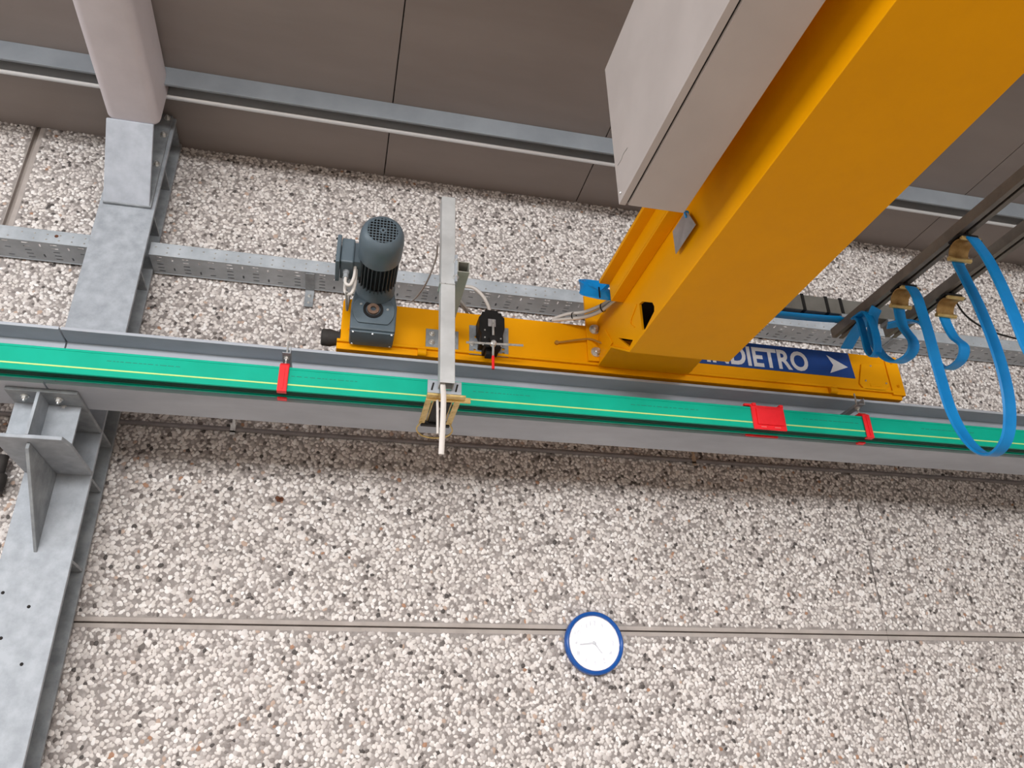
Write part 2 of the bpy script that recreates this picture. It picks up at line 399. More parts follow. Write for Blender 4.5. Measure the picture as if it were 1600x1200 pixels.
# ------------------------------------------------------------------ conduit below the runway
con = thing('wall_conduit', (1, -.03, 3.345), 'thin grey conduit running along the wall under the runway beam', 'conduit')
MB().cyl((-4, -.0185, 3.352), (7.2, -.0185, 3.352), .0135, n=12).build('pipe', CONDM, con, smooth=60)
for x in (2.24, -.6, 5.0):
    MB().box(x-.014, x+.014, -.04, -.004, 3.326, 3.336).box(x-.014, x+.014, -.040, -.034, 3.31, 3.374).box(x-.008, x+.008, -.040, -.030, 3.374, 3.43).build('pipe_clip', ZINC, con)
dp = thing('drain_pipe_joint', (-1.70, -.06, 2.9), 'dark pipe coupling on the wall left of the column', 'pipe')
MB().cyl((-1.70,-.06,2.90), (-1.70,-.06,3.0), .042, n=18).build('coupling', RUBBER, dp, smooth=40, bevel=.008)
MB().cyl((-1.70,-.06,3.0), (-1.70,-.06,3.10), .026, n=16).build('pipe', RUBBER, dp, smooth=40)
MB().box(-1.73,-1.69,-.03,-.004,2.94,2.98).build('wall_clip', CONDM, dp)

# ------------------------------------------------------------------ runway beams
def runway(x0, x1, label):
    t = thing('runway_beam', ((x0+x1)/2, -.676, 3.19), label, 'crane beam', 'two lengths of runway beam')
    MB().box(x0, x1, -.806, -.546, 3.474, 3.490).build('top_flange', BEAMG, t, bevel=.002)
    MB().box(x0, x1, -.806, -.546, 3.190, 3.206).build('bottom_flange', BEAMG, t, bevel=.002)
    MB().box(x0, x1, -.681, -.671, 3.206, 3.474).build('web', BEAMG, t)
    return t
runway(-6.0, -1.330, 'short end of galvanised runway beam left of the joint at the column')
rb = runway(-1.322, 8.0, 'long galvanised runway beam under the yellow end truck')
MB().box(-6.0, 8.0, -.701, -.651, 3.490, 3.512).build('crane_rail', GALVD, None)
tag(bpy.data.objects['crane_rail'], 'flat steel rail bar lying on top of the runway beam', 'rail')

# ------------------------------------------------------------------ conductor rail
HY0, HY1, HZ0, HZ1 = -.940, -.857, 3.186, 3.305
cr = thing('conductor_rail', (1.5, -.9, HZ0), 'green conductor rail housing with a yellow stripe along the runway beam', 'conductor rail')
hp = [(HY0,HZ0),(HY0+.011,HZ0),(HY0+.011,HZ0+.012),(HY0+.008,HZ0+.012),(HY0+.008,HZ1-.01),(HY1-.008,HZ1-.01),(HY1-.008,HZ0+.012),(HY1-.011,HZ0+.012),(HY1-.011,HZ0),(HY1,HZ0),(HY1,HZ1),(HY0,HZ1)]
MB().prism(hp, 'x', -6, 8).build('housing', GREEN, cr, bevel=.002)
MB().box(-6, 8, HY0-.0025, HY0+.0, HZ1-.008, HZ1+.003).build('edge_bead', GREEN, cr)
MB().box(-6, 8, HY0-.003, HY0, HZ0+.0, HZ0+.006).build('edge_bead', GREEN, cr)
MB().box(-6, 8, HY0-.0018, HY0, 3.2150, 3.2218).build('yellow_stripe', STRIPE, cr)
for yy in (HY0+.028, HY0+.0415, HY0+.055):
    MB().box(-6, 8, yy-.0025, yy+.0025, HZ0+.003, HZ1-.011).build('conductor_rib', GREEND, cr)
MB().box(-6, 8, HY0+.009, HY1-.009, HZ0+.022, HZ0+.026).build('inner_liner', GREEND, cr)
pm = MB()
for x0 in (-1.05, -.25, .62, 1.45, 2.45, 3.2):
    x = x0
    for q in range(13):
        l = random.uniform(.008, .03); pm.box(x, x+l, HY0-.0008, HY0, 3.262, 3.266); x += l+random.uniform(.004, .012)
tag(pm.build('faded_print', PRINT, cr), kind='stuff')

def hanger(x, label):
    t = thing('rail_hanger', (x, -.9, HZ0), label, 'hanger', 'red hangers of the conductor rail')
    r = MB(); 
    r.prism([(HY0-.012,HZ0-.006),(HY0-.004,HZ0-.006),(HY0-.004,HZ1+.004),(HY0+.02,HZ1+.012),(HY1-.02,HZ1+.012),(HY1+.004,HZ1+.004),(HY1+.004,HZ0-.006),(HY1+.012,HZ0-.006),(HY1+.012,HZ1+.012),(HY1-.015,HZ1+.032),(HY0+.015,HZ1+.032),(HY0-.012,HZ1+.012)], 'x', x-.022, x+.022)
    r.build('clamp', RED, t, bevel=.003)
    MB().box(x-.022, x+.022, HY0-.012, HY0+.016, HZ0-.008, HZ0-.001).build('front_claw', RED, t, bevel=.002)
    MB().box(x-.022, x+.022, HY1-.016, HY1+.012, HZ0-.010, HZ0-.001).build('rear_claw', RED, t, bevel=.002)
    MB().prism([(HY0-.0125,HZ0+.004),(HY0-.016,HZ0+.004),(HY0-.016,HZ1),(HY0-.0125,HZ1)], 'x', x-.004, x+.004).build('clamp_rib', RED, t)
    MB().box(x-.019, x+.019, -.945, -.681, 3.382, 3.386).box(x+.015, x+.019, -.945, -.681, 3.386, 3.42).build('bracket_arm', GALV, t)
    MB().cyl((x, -.9, HZ1+.03), (x, -.9, 3.47), .005, n=8).build('threaded_rod', ZINC, t)
    MB().hexbolt((x, -.9, 3.386), (0,0,1), .012, .012).build('nut', ZINC, t)
    MB().hexbolt((x, -.9, 3.382), (0,0,-1), .012, .012).build('nut', ZINC, t)
hanger(-.285, 'red hanger clamp on the green rail left of the gearmotor')
hanger(2.845, 'red hanger clamp on the green rail right of the wide red joint cover')
jc = thing('joint_cover', (2.235, -.9, HZ0), 'wide red joint cover clipped over the green conductor rail', 'rail cover')
MB().box(2.138, 2.332, HY0-.010, HY0-.001, HZ0-.008, HZ1+.008).build('front_plate', RED, jc, bevel=.002)
MB().box(2.162, 2.318, HY0-.019, HY0-.010, HZ0+.018, HZ1-.006).build('raised_panel', RED, jc, bevel=.003)
MB().box(2.138, 2.332, HY1+.001, HY1+.010, HZ0-.010, HZ1+.008).build('rear_plate', RED, jc, bevel=.002)
MB().box(2.138, 2.332, HY0-.010, HY1+.010, HZ1+.004, HZ1+.012).build('top_plate', RED, jc, bevel=.002)
for x in (2.146, 2.308):
    MB().box(x, x+.022, HY0-.016, HY0+.03, HZ1+.008, HZ1+.024).build('clip_lug', RED, jc, bevel=.002)
MB().box(2.102, 2.146, HY0-.008, HY0+.012, HZ1+.008, HZ1+.02).build('latch_tongue', RED, jc, bevel=.002)
for a_, b_ in ((2.18, 2.21), (2.26, 2.295)):
    MB().box(a_, b_, HY0-.0115, HY0-.009, HZ0+.004, HZ0+.009).build('snap_slot', mat('pale_red_plastic', srgb(248,120,118), None, .4), jc)

# ------------------------------------------------------------------ end truck
TF = -.790
tr = thing('end_truck', (1.6, -.676, 3.512), 'long yellow crane end truck riding on the runway beam', 'crane truck')
MB().box(-.045, 3.27, TF, -.565, 3.572, 3.808).build('box_body', YEL, tr, bevel=.004)
MB().box(-.060, 3.272, TF-.012, -.553, 3.556, 3.572).build('lower_ledge', YEL, tr, bevel=.004)
MB().box(-.060, 3.272, TF+.004, -.57, 3.520, 3.556).build('lower_skirt', YEL, tr, bevel=.003)
MB().box(-.040, .040, TF-.006, TF, 3.566, 3.815).build('end_cover', YEL, tr, bevel=.002)
MB().box(3.205, 3.292, TF-.010, -.56, 3.545, 3.806).build('end_block', YEL, tr, bevel=.003)
MB().box(-.04, 3.27, TF+.02, -.575, 3.808, 3.815).build('top_plate', YEL, tr)
for (x0, x1) in ((.22, .50), (.82, 1.15)):
    MB().box(x0, x1, -.62, -.60, 3.815, 3.875).build('top_rib', YEL, tr, bevel=.003)
for (x, z) in ((.012,3.775), (.0,3.635), (3.245,3.765), (3.252,3.605)):
    MB().hexbolt((x, TF-.006, z), (0,-1,0), .011, .012).build('cover_bolt', YEL, tr)
cvp = [(3.05,3.745),(3.175,3.748),(3.192,3.735),(3.192,3.60),(3.15,3.562),(3.01,3.562),(2.985,3.60),(3.03,3.735)]
cv = MB().prism(cvp, 'y', TF-.012, TF).build('inspection_cover', YEL, tr, bevel=.003)
MB().box(3.055, 3.13, TF-.015, TF-.012, 3.585, 3.605).build('plate_label', YEL, cv)
for (x, z) in ((3.09,3.725),(3.03,3.62),(3.17,3.615)):
    MB().rev([(.006,0),(.005,.004)], (x, TF-.012, z), (0,-1,0), 10).build('cover_screw', ZINC, cv)
for x in (.372, 2.79):
    MB().cyl((x-.02, TF-.005, 3.535), (x+.025, TF-.005, 3.535), .02, n=14).build('guide_stub', YEL, tr, smooth=50)
for x in (.106, 3.1):
    MB().cyl((x,-.701,3.575), (x,-.651,3.575), .063, n=24).build('wheel', GALVD, tr, smooth=40)
bf = thing('rubber_buffer', (-.1, -.676, 3.56), 'black rubber buffer on the left end of the yellow truck', 'buffer')
MB().rev([(.036,0),(.036,.012),(.046,.05),(.044,.09),(.036,.096)], (-.045, -.745, 3.600), (-1,0,0), 24).build('buffer_body', RUBBER, bf, smooth=40)
MB().rev([(.05,0),(.05,.006)], (-.045, -.745, 3.600), (-1,0,0), 20).build('mounting_disc', RUBBER, bf)

# direction sign on the truck
sg = thing('direction_sign', (2.45, TF-.002, 3.637), 'blue sign with white lettering and arrow on the yellow truck', 'sign')
MB().prism([(1.90,3.637),(2.972,3.634),(2.960,3.804),(1.90,3.804)], 'y', TF-.003, TF-.0005).build('sign_film', SIGNB, sg)
def text_mesh(s, x0, x1, z0, z1, y, name, mt, parent, off=.012, ext=.0006):
    cu = bpy.data.curves.new(name, 'FONT'); cu.body = s; cu.size = 1; cu.offset = off; cu.extrude = 0
    cu.resolution_u = 4
    to = bpy.data.objects.new('tmp_text', cu); COL.objects.link(to)
    bpy.context.view_layer.update()
    dg = bpy.context.evaluated_depsgraph_get()
    me = bpy.data.meshes.new_from_object(to.evaluated_get(dg)); bpy.data.objects.remove(to, do_unlink=True)
    V = np.array([v.co[:] for v in me.vertices]); mn, mx = V.min(0), V.max(0)
    b = MB()
    vs = [(x0+(p[0]-mn[0])/(mx[0]-mn[0])*(x1-x0), y, z0+(p[1]-mn[1])/(mx[1]-mn[1])*(z1-z0)) for p in V]
    b.add(vs, [tuple(q.vertices) for q in me.polygons])
    bpy.data.meshes.remove(me)
    return b.build(name, mt, parent, recalc=False)
text_mesh('INDIETRO', 2.008, 2.668, 3.648, 3.780, TF-.0042, 'lettering', SIGNW, sg, off=.028)
MB().prism([(2.806,3.655),(2.936,3.706),(2.806,3.776),(2.838,3.712)], 'y', TF-.0042, TF-.003).build('arrow', SIGNW, sg)

# ------------------------------------------------------------------ bridge girder
GX0, GX1, WX = 1.335, 1.868, 1.352
YE = -11.8
gd = thing('bridge_girder', (1.6, -1.0, 3.40), 'big yellow box girder of the crane reaching out from the wall', 'crane girder')
bot = [(-.812,3.556),(-1.02,3.556),(-1.25,3.405),(YE,3.405)]
MB().prism([(GX0,0)]and [(p[0],p[1]-.012) for p in bot]+[(p[0],p[1]) for p in reversed(bot)], 'x', GX0, GX1).build('bottom_flange', YEL, gd, bevel=.002)
hole1 = [(-1.386,3.587),(-1.425,3.577),(-1.53,3.505),(-1.545,3.475),(-1.538,3.452),(-1.42,3.425),(-1.385,3.44)]
hole2 = [(-1.09,3.566),(-1.27,3.452),(-1.22,3.440)]
wp = [(-.812,3.556),(-1.02,3.556),(-1.25,3.405),(YE,3.405),(YE,3.83),(-.812,3.83)]
MB().prism(wp, 'x', WX, WX+.012, [hole1, hole2]).build('web_plate', YEL, gd)
MB().prism(wp, 'x', GX1-.030, GX1-.018).build('web_plate', YEL, gd)
MB().box(GX0+.03, GX1-.04, -1.57, -1.56, 3.41, 3.82).build('cutout_shade', DARK, gd)  # dark plates put the girder's inner shade behind the web cut-outs
MB().box(GX0+.03, GX1-.04, -1.075, -1.065, 3.57, 3.82).build('cutout_shade', DARK, gd)
MB().box(1.285, WX, YE, -1.20, 3.712, 3.725).build('lower_ledge', YEL, gd, bevel=.002)
MB().box(1.285, 1.297, YE, -1.20, 3.725, 3.812).build('side_strip', YEL, gd)
MB().box(1.230, GX1+.10, YE, -1.20, 3.832-.02, 3.832).build('top_flange', YEL, gd, bevel=.002)
MB().box(1.285, 1.90, -.812, TF-.0005, 3.574, 4.0).build('end_plate', YEL, gd, bevel=.003)
MB().prism([(-.812,3.56),(-.812,3.71),(-.93,3.71),(-1.02,3.575)], 'x', 1.345, 1.352).build('side_gusset', YEL, gd, bevel=.002)
for z in (3.772, 3.628):
    b = MB().hexbolt((1.330, -.812, z), (0,-1,0), .022, .026).build('plate_bolt', ZINC, gd)
MB().tube([(WX-.002,-1.31,3.50),(WX-.004,-1.27,3.55),(WX-.003,-1.33,3.585),(WX-.002,-1.36,3.60)], .003, 6).build('weld_wire', YEL, gd)
wt = MB().ribbon([(1.11,TF-.01,3.675),(1.14,TF-.014,3.678),(1.24,TF-.02,3.70),(1.30,TF-.03,3.705),(1.34,-.86,3.665),(1.36,-.88,3.65)], (0,0,1), .012, .004)
tag(wt.rev([(.012,0),(.012,.012)], (1.112,TF,3.675), (0,-1,0), 10).build('wire_tie', mat('dull_yellow_wire', srgb(170,120,40), None, .5), None), 'short twisted wire hook bolted to the truck beside the girder', 'wire')

# hanging tag
tg = thing('name_tag', (1.33, -1.95, 3.54), 'small grey metal tag tied below the beige cabinet', 'tag')
MB().prism([(-2.005,3.645),(-2.05,3.55),(-1.853,3.544),(-1.854,3.664),(-1.97,3.668)], 'x', 1.329, 1.332).build('tag_plate', NAMEP, tg, bevel=.001)
MB().tube([(1.326,-1.99,3.632),(1.322,-1.992,3.655),(1.334,-1.995,3.66),(1.336,-1.992,3.64)], .005, 6).build('blue_tie', BLUE, tg)

# ------------------------------------------------------------------ control cabinet
cb = thing('control_cabinet', (1.09, -2.6, 3.5), 'beige electrical cabinet hung on the left side of the girder', 'cabinet')
MB().box(.990, 1.222, -3.62, -2.160, 3.500, 4.22).build('cabinet_body', CABI, cb, bevel=.006)
dr = MB().box(.955, .982, -3.62, -2.160, 3.500, 4.22).build('door', CABI, cb, bevel=.0015)
MB().box(.982, .990, -3.61, -2.17, 3.508, 4.21).build('door_gasket', BLACK, cb)
for y in (-3.45, -2.31):
    MB().box(1.222, 1.230, y-.025, y+.025, 3.78, 4.05).build('mounting_strap', GALVD, cb)
MB().tube([(.9546,-2.188,3.668),(.9544,-2.225,3.662),(.9544,-2.25,3.668),(.9544,-2.292,3.661)], .0014, 5).build('scratch', GCAB, dr)
MB().tube([(.955,-2.195,3.53),(.952,-2.19,3.53)], .005, 8).build('rivet', ZINC, dr)

# ------------------------------------------------------------------ gear motor
gm = thing('gearmotor', (.11, -.9, 3.55), 'blue grey gearmotor with a domed fan cover on the left end of the truck', 'motor')
AXX, AXZ, GY = .110, 3.792, -.950
gb = MB().prism([(.0,3.552),(.222,3.552),(.225,3.70),(.205,3.80),(.17,3.86),(.05,3.86),(.015,3.80),(-.003,3.70)], 'y', GY, TF-.001).build('gear_housing', GEAR, gm, bevel=.008)
MB().box(.004, .218, GY+.012, TF-.012, 3.541, 3.552).build('bottom_cover', GEAR, gm, bevel=.003)
for (x, y) in ((.016,-.935),(.206,-.935),(.016,-.815),(.206,-.815),(.112,-.93)):
    MB().rev([(.006,0),(.005,.004)], (x, y, 3.541), (0,0,-1), 8).build('cover_screw', ZINC, gm)
fl = []
for k in range(40):
    a = 2*math.pi*k/40; x = .110+.104*math.cos(a); z = 3.660+.104*math.sin(a); fl.append((x, max(z, 3.585)))
MB().prism(fl, 'y', GY-.010, GY).build('output_flange', GEAR, gm, bevel=.003)
MB().rev([(.050,0),(.050,.006),(.036,.006),(.036,-.004)], (.106, GY-.010, 3.664), (0,-1,0), 28, cap=False).rev([(.036,-.003),(.036,-.002)], (.106,GY-.010,3.664), (0,-1,0), 28).build('shaft_seal', BLACK, gm, smooth=40)
MB().rev([(.014,-.004),(.014,.012),(.030,.012),(.031,.004),(.031,-.004)], (.106, GY-.010, 3.664), (0,-1,0), 24, cap=False).build('hollow_shaft', mat('bronze_shaft', srgb(170,140,120), srgb(130,100,84), .35, .7, 40), gm, smooth=40)
MB().rev([(.014,0),(.014,.001)], (.106, GY-.009, 3.664), (0,-1,0), 20).build('shaft_bore', DARK, gm)
for (x, z) in ((.045,3.69),(.178,3.672)):
    MB().rev([(.007,0),(.006,.003)], (x, GY-.010, z), (0,-1,0), 10).build('flange_plug', ZINC, gm)
MB().rev([(.098,0),(.098,.03),(.090,.045),(.086,.105)], (AXX, GY, AXZ), (0,-1,0), 36).build('motor_flange', GEAR, gm, smooth=40, bevel=.002)
MB().rev([(.080,0),(.080,.30)], (AXX, GY-.04, AXZ), (0,-1,0), 32).build('motor_body', BLACK, gm, smooth=40)
fn = MB()
for k in range(30):
    a = 2*math.pi*k/30; ca, sa = math.cos(a), math.sin(a); t = .0025
    p = lambda r, s_, y: (AXX+r*ca-s_*sa, y, AXZ+r*sa+s_*ca)
    q = [p(.078,-t,GY-.10),p(.096,-t,GY-.10),p(.096,t,GY-.10),p(.078,t,GY-.10)]
    fn.add(q+[(v[0],-1.275,v[2]) for v in q], [(3,2,1,0),(4,5,6,7),(0,1,5,4),(1,2,6,5),(2,3,7,6),(3,0,4,7)])
fn.build('cooling_fins', mat('dark_grey_fins', srgb(54,60,64), None, .5), gm)
MB().rev([(.1005,0),(.1025,.005),(.1035,.105),(.101,.140),(.094,.164),(.083,.178),(.073,.184)], (AXX, -1.258, AXZ), (0,-1,0), 48, cap=False).rev([(.0995,0),(.0995,.002)], (AXX,-1.268,AXZ), (0,-1,0), 40).build('fan_cover', GEAR, gm, smooth=50)
gr = MB(); gy = -1.441; R = .072
for k in range(-4, 5):
    o = k*.0152; h = math.sqrt(max(0, R*R-o*o))
    gr.box(AXX+o-.0019, AXX+o+.0019, gy, gy+.003, AXZ-h, AXZ+h)
    gr.box(AXX-h, AXX+h, gy+.0005, gy+.0035, AXZ+o-.0019, AXZ+o+.0019)
gr.rev([(.069,0),(.075,0),(.075,.003),(.069,.003),(.069,0)], (AXX,gy+.004,AXZ), (0,-1,0), 36, cap=False)
gr.rev([(.013,0),(.013,.004)], (AXX,gy+.003,AXZ), (0,-1,0), 18)
gr.build('fan_grille', GEAR, gm)
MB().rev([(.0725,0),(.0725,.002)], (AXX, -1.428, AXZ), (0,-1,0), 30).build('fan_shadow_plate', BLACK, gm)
MB().rev([(.006,0),(.005,.003)], (AXX,gy-.001,AXZ), (0,-1,0), 10).build('centre_screw', BLACK, gm)
tb = MB().box(-.070, -.008, -1.245, -1.095, 3.735, 3.872).build('terminal_box', GEAR, gm, bevel=.008)
MB().box(-.092, -.072, -1.255, -1.085, 3.725, 3.882).build('box_lid', GEAR, tb, bevel=.005)
for (y, z) in ((-1.245,3.875),(-1.11,3.875),(-1.245,3.745)):
    MB().hexbolt((-.092, y+.008, z-.008), (-1,0,0), .005, .006).build('lid_screw', BLACK, tb)
MB().box(-.010, .03, -1.23, -1.11, 3.75, 3.86).build('box_neck', GEAR, gm)
for y in (-1.17, -1.13):
    MB().rev([(.016,0),(.016,.018),(.012,.02),(.012,.04)], (-.04, y, 3.735), (0,0,-1), 8).build('cable_gland', GALVD, tb)
mc = thing('motor_cables', (-.02,-1.15,3.6), 'two white motor leads looping beside the terminal box', 'cable')
MB().tube([(-.04,-1.17,3.70),(-.038,-1.17,3.665),(-.016,-1.175,3.655),(-.001,-1.18,3.70),(.0,-1.19,3.76),(.0,-1.20,3.81),(.004,-1.20,3.85)], .008, 8).build('lead', WCAB, mc, smooth=60)
MB().tube([(-.04,-1.13,3.70),(-.036,-1.13,3.64),(-.008,-1.14,3.63),(.006,-1.15,3.68),(.006,-1.165,3.74),(.004,-1.175,3.80),(.008,-1.18,3.85)], .008, 8).build('lead', WCAB, mc, smooth=60)
MB().tube([(-.03,-1.15,3.63),(-.025,-1.05,3.62),(-.022,-.92,3.67),(-.02,-.82,3.75),(-.016,-.805,3.83)], .006, 8).build('lead', GCAB, mc, smooth=60)

# ------------------------------------------------------------------ collector post, stub tube and trolley
cp = thing('collector_post', (.42, -1.33, 3.083), 'upright galvanised square post standing in front of the yellow truck', 'post')
lean = lambda z: .4290-(z-3.085)*.0115
ps = MB()
def sq(z, y, hw, hd, xo=0): x = lean(z)+xo; return [(x-hw,y-hd,z),(x+hw,y-hd,z),(x+hw,y+hd,z),(x-hw,y+hd,z)]
a, b = sq(3.083,-1.335,.033,.033), sq(4.10,-1.335,.033,.033); ai, bi = sq(3.083,-1.335,.029,.029), sq(4.10,-1.335,.029,.029)
ps.add(a+b+ai+bi, [(0,1,5,4),(1,2,6,5),(2,3,7,6),(3,0,4,7),(8,12,13,9),(9,13,14,10),(10,14,15,11),(11,15,12,8),(0,8,9,1),(1,9,10,2),(2,10,11,3),(3,11,8,0),(4,5,13,12),(5,6,14,13),(6,7,15,14),(7,4,12,15)])
ps.build('post_tube', mat('satin_galvanised_tube', srgb(184,186,186), srgb(204,206,206), .42, .3, 6, 4, .05, 40), cp, bevel=.003)
MB().box(.383, .455, -1.371, -1.299, 3.588, 3.592).build('joint_band', ZINC, cp)
MB().box(.452, .464, -1.385, -1.285, 3.60, 3.75).build('clamp_plate', GALV, cp, bevel=.002)
for z in (3.63, 3.72):
    MB().hexbolt((.458, -1.372, z), (0,-1,0), .010, .012).build('bolt', ZINC, cp)
st = MB(); o4 = rect(.491, 3.679, .056, .058); i4 = rect(.491, 3.679, .049, .051)
st.prism(o4, 'y', -1.392, TF-.008, [i4]); st.build('stub_tube', mat('olive_galvanised_tube', srgb(170,170,160), srgb(190,190,180), .45, .3, 6), cp, bevel=.001)
MB().box(.466, .516, -1.30, -1.29, 3.654, 3.704).build('tube_shade', DARK, cp)  # dark sheet painted as the shade inside the open tube end
MB().box(.393, .566, TF-.010, TF-.0005, 3.567, 3.681).build('base_plate', GALVD, cp, bevel=.002)
for (x, z) in ((.425,3.65), (.425,3.60), (.535,3.60), (.535,3.65)):
    MB().hexbolt((x, TF-.010, z), (0,-1,0), .012, .014).build('plate_bolt', ZINC, cp)

tl = thing('collector_trolley', (.44, -1.05, 3.06), 'brass coloured tow frame with black collector under the green rail', 'current collector')
MB().box(.352, .405, -1.300, -1.292, 3.063, 3.125).box(.455, .502, -1.300, -1.292, 3.063, 3.125).box(.352, .502, -1.296, -1.29, 3.063, 3.085).build('slotted_plate', GALV, tl, bevel=.001)
for x in (.372, .478):
    MB().slab((x-.006,-1.3005,3.075),(x+.002,-1.3005,3.075),(x+.010,-1.3005,3.112),(x+.002,-1.3005,3.112),(0,-.001,0)).build('plate_slot', DARK, tl)
MB().box(.352, .522, -1.30, -1.255, 3.052, 3.062).box(.352, .55, -1.262, -1.252, 3.045, 3.07).build('tow_crossbar', BRASS, tl, bevel=.001)
MB().box(.358, .386, -1.255, -.93, 3.078, 3.084).build('tow_arm', BRASS, tl, bevel=.001)
MB().box(.488, .516, -1.255, -.93, 3.078, 3.084).build('tow_arm', BRASS, tl, bevel=.001)
MB().tube([(.372,-.95,3.08),(.352,-.90,3.06),(.38,-.86,3.045),(.44,-.845,3.04),(.50,-.86,3.045),(.525,-.90,3.06),(.502,-.95,3.08)], .004, 6).build('guard_wire', BRASS, tl)
MB().box(.402, .478, -1.16, -.90, 3.085, 3.115).box(.37, .51, -.925, -.895, 3.075, 3.10).box(.41,.47,-1.20,-1.15,3.09,3.11).build('collector_body', BLACK, tl, bevel=.003)
MB().box(.415, .465, -.93, -.87, 3.115, 3.20).build('collector_shoe', BLACK, tl, bevel=.002)
for x in (.398, .482):
    MB().cyl((x,-1.24,3.095), (x,-.93,3.095), .005, n=8).build('spring_rod', BRASS, tl)
wc = MB().ribbon([(.412,-1.345,3.30),(.412,-1.345,3.10),(.416,-1.35,3.02),(.416,-1.345,2.90),(.414,-1.335,2.765)], (1,0,0), .024, .010)
tag(wc.build('white_pole_cable', WCAB, None, smooth=60), 'white flat cable hanging out of the bottom of the upright post', 'cable')
wc2 = MB().tube([(.43,-1.10,3.08),(.412,-1.2,3.045),(.398,-1.29,3.03),(.396,-1.32,2.97),(.398,-1.325,2.86)], .006, 8)
tag(wc2.build('thin_white_cable', WCAB, None, smooth=60), 'thin white lead from the black collector beside the hanging flat cable', 'cable')

# ------------------------------------------------------------------ cross limit switch
ls = thing('limit_switch', (.73, -.86, 3.555), 'black cross limit switch with thin metal rods on the yellow truck', 'limit switch')
MB().prism([(.626,3.553),(.838,3.555),(.841,3.734),(.625,3.730)], 'y', TF-.008, TF-.0005, [rect(.805,3.70,.012,.012), rect(.66,3.66,.012,.012), rect(.81,3.60,.014,.012), rect(.81,3.575,.014,.010), rect(.655,3.58,.012,.010)]).build('mounting_plate', GALVD, ls, bevel=.001)
hp2 = [(.668,3.58),(.672,3.63),(.660,3.66),(.660,3.73),(.676,3.75),(.676,3.765),(.692,3.765),(.692,3.778),(.762,3.778),(.762,3.765),(.782,3.765),(.782,3.75),(.798,3.735),(.798,3.67),(.788,3.63),(.790,3.58)]
MB().prism(hp2, 'y', -.895, TF-.008).build('switch_body', BLACK, ls, bevel=.004)
MB().box(.690, .772, -.905, -.80, 3.545, 3.585).box(.70,.735,-.88,-.83,3.515,3.55).build('switch_foot', BLACK, ls, bevel=.003)
MB().box(.708, .748, -.8965, -.895, 3.675, 3.72).build('type_plate', NAMEP, ls)
MB().rev([(.03,0),(.03,.012),(.02,.02),(.02,.05)], (.726,-.895,3.575), (0,-1,0), 20).build('switch_hub', BLACK, ls, smooth=40)
MB().rev([(.016,0),(.016,.024),(.010,.028)], (.726,-.925,3.548), (0,-1,0), 12).build('rod_hub', ZINC, ls)
MB().cyl((.726,-.937,3.548), (.726,-.937,3.69), .006, n=8).build('rod', ZINC, ls)
MB().cyl((.726,-.937,3.548), (.724,-.937,3.47), .006, n=8).build('rod', ZINC, ls)
MB().cyl((.584,-.942,3.538), (.883,-.942,3.552), .006, n=8).build('rod', ZINC, ls)
MB().cyl((.724,-.937,3.475), (.7235,-.937,3.400), .0075, n=10).build('red_rod_sleeve', RED, ls)
for (x, z) in ((.69,3.605),(.775,3.605),(.69,3.65),(.68,3.56),(.775,3.56)):
    MB().rev([(.005,0),(.004,.003)], (x,-.896,z), (0,-1,0), 8).build('screw', ZINC, ls)
MB().hexbolt((.643,TF-.008,3.615), (0,-1,0), .011, .014).build('plate_bolt', ZINC, ls)
lc = MB().tube([(.728,-.84,3.775),(.722,-.84,3.83),(.695,-.83,3.90),(.645,-.82,3.955),(.59,-.80,3.97),(.55,-.78,3.96)], .0095, 8)
tag(lc.build('switch_cable', WCAB, None, smooth=60), 'white cable arching up from the black limit switch', 'cable')
for pts, r, lb in (([(.30,-.5,4.02),(.34,-.6,3.98),(.39,-.75,4.0),(.42,-.9,4.06),(.415,-1.0,4.08)], .005, 'thin dark wire curving behind the left side of the upright post'),
                   ([(.56,-.80,3.90),(.60,-.78,3.86),(.66,-.74,3.83),(.72,-.70,3.822)], .007, 'outer grey wire running down behind the stub tube to the truck'),
                   ([(.55,-.80,3.92),(.58,-.77,3.88),(.63,-.73,3.84),(.69,-.68,3.822)], .007, 'inner grey wire running down behind the stub tube to the truck')):
    tag(MB().tube(pts, r, 6).build('post_wire', GCAB, None, smooth=60), lb, 'cable', 'wires behind the post')

# ------------------------------------------------------------------ cables at girder end
gc = thing('white_cable_bundle', (1.2,-.8,3.83), 'bundle of white cables with black ties between truck and girder', 'cable')
for k, (dy, dz) in enumerate(((0,.0),(-.014,.020),(-.02,-.016))):
    MB().tube([(1.10,-.77+dy*.3,3.832+dz*.3),(1.17,-.82+dy,3.822+dz),(1.24,-.89+dy,3.80+dz),(1.29,-1.0+dy,3.775+dz),(1.315,-1.12+dy,3.755+dz*.6),(1.33,-1.22,3.74),(1.335,-1.32,3.735)], .0095, 8).build('cable', WCAB if k else GCAB, gc, smooth=60)
for p in ((1.20,-.86,3.815),(1.298,-1.05,3.768)):
    MB().rev([(.024,-.004),(.025,0),(.024,.004)], p, (.6,-.8,-.15), 14, cap=False).build('black_tie', BLACK, gc)
cl = thing('blue_cable_coil', (1.24,-1.13,3.76), 'blue flat cable coil strapped to the girder end above the truck', 'cable coil')
for k in range(3):
    r = .086-.014*k; pts = []
    for q in range(11):
        a = math.radians(30+q*30); pts.append((1.250+r*math.cos(a), -1.112+r*.85*math.sin(a), 3.835+(.085-.01*k)*math.sin(a)))
    MB().ribbon(pts, (.05,.25,1), .062, .009).build('coil_turn', BLUE, cl, smooth=30)
MB().box(1.226, 1.233, -1.194, -1.189, 3.726, 3.795).build('strap', BLACK, cl)

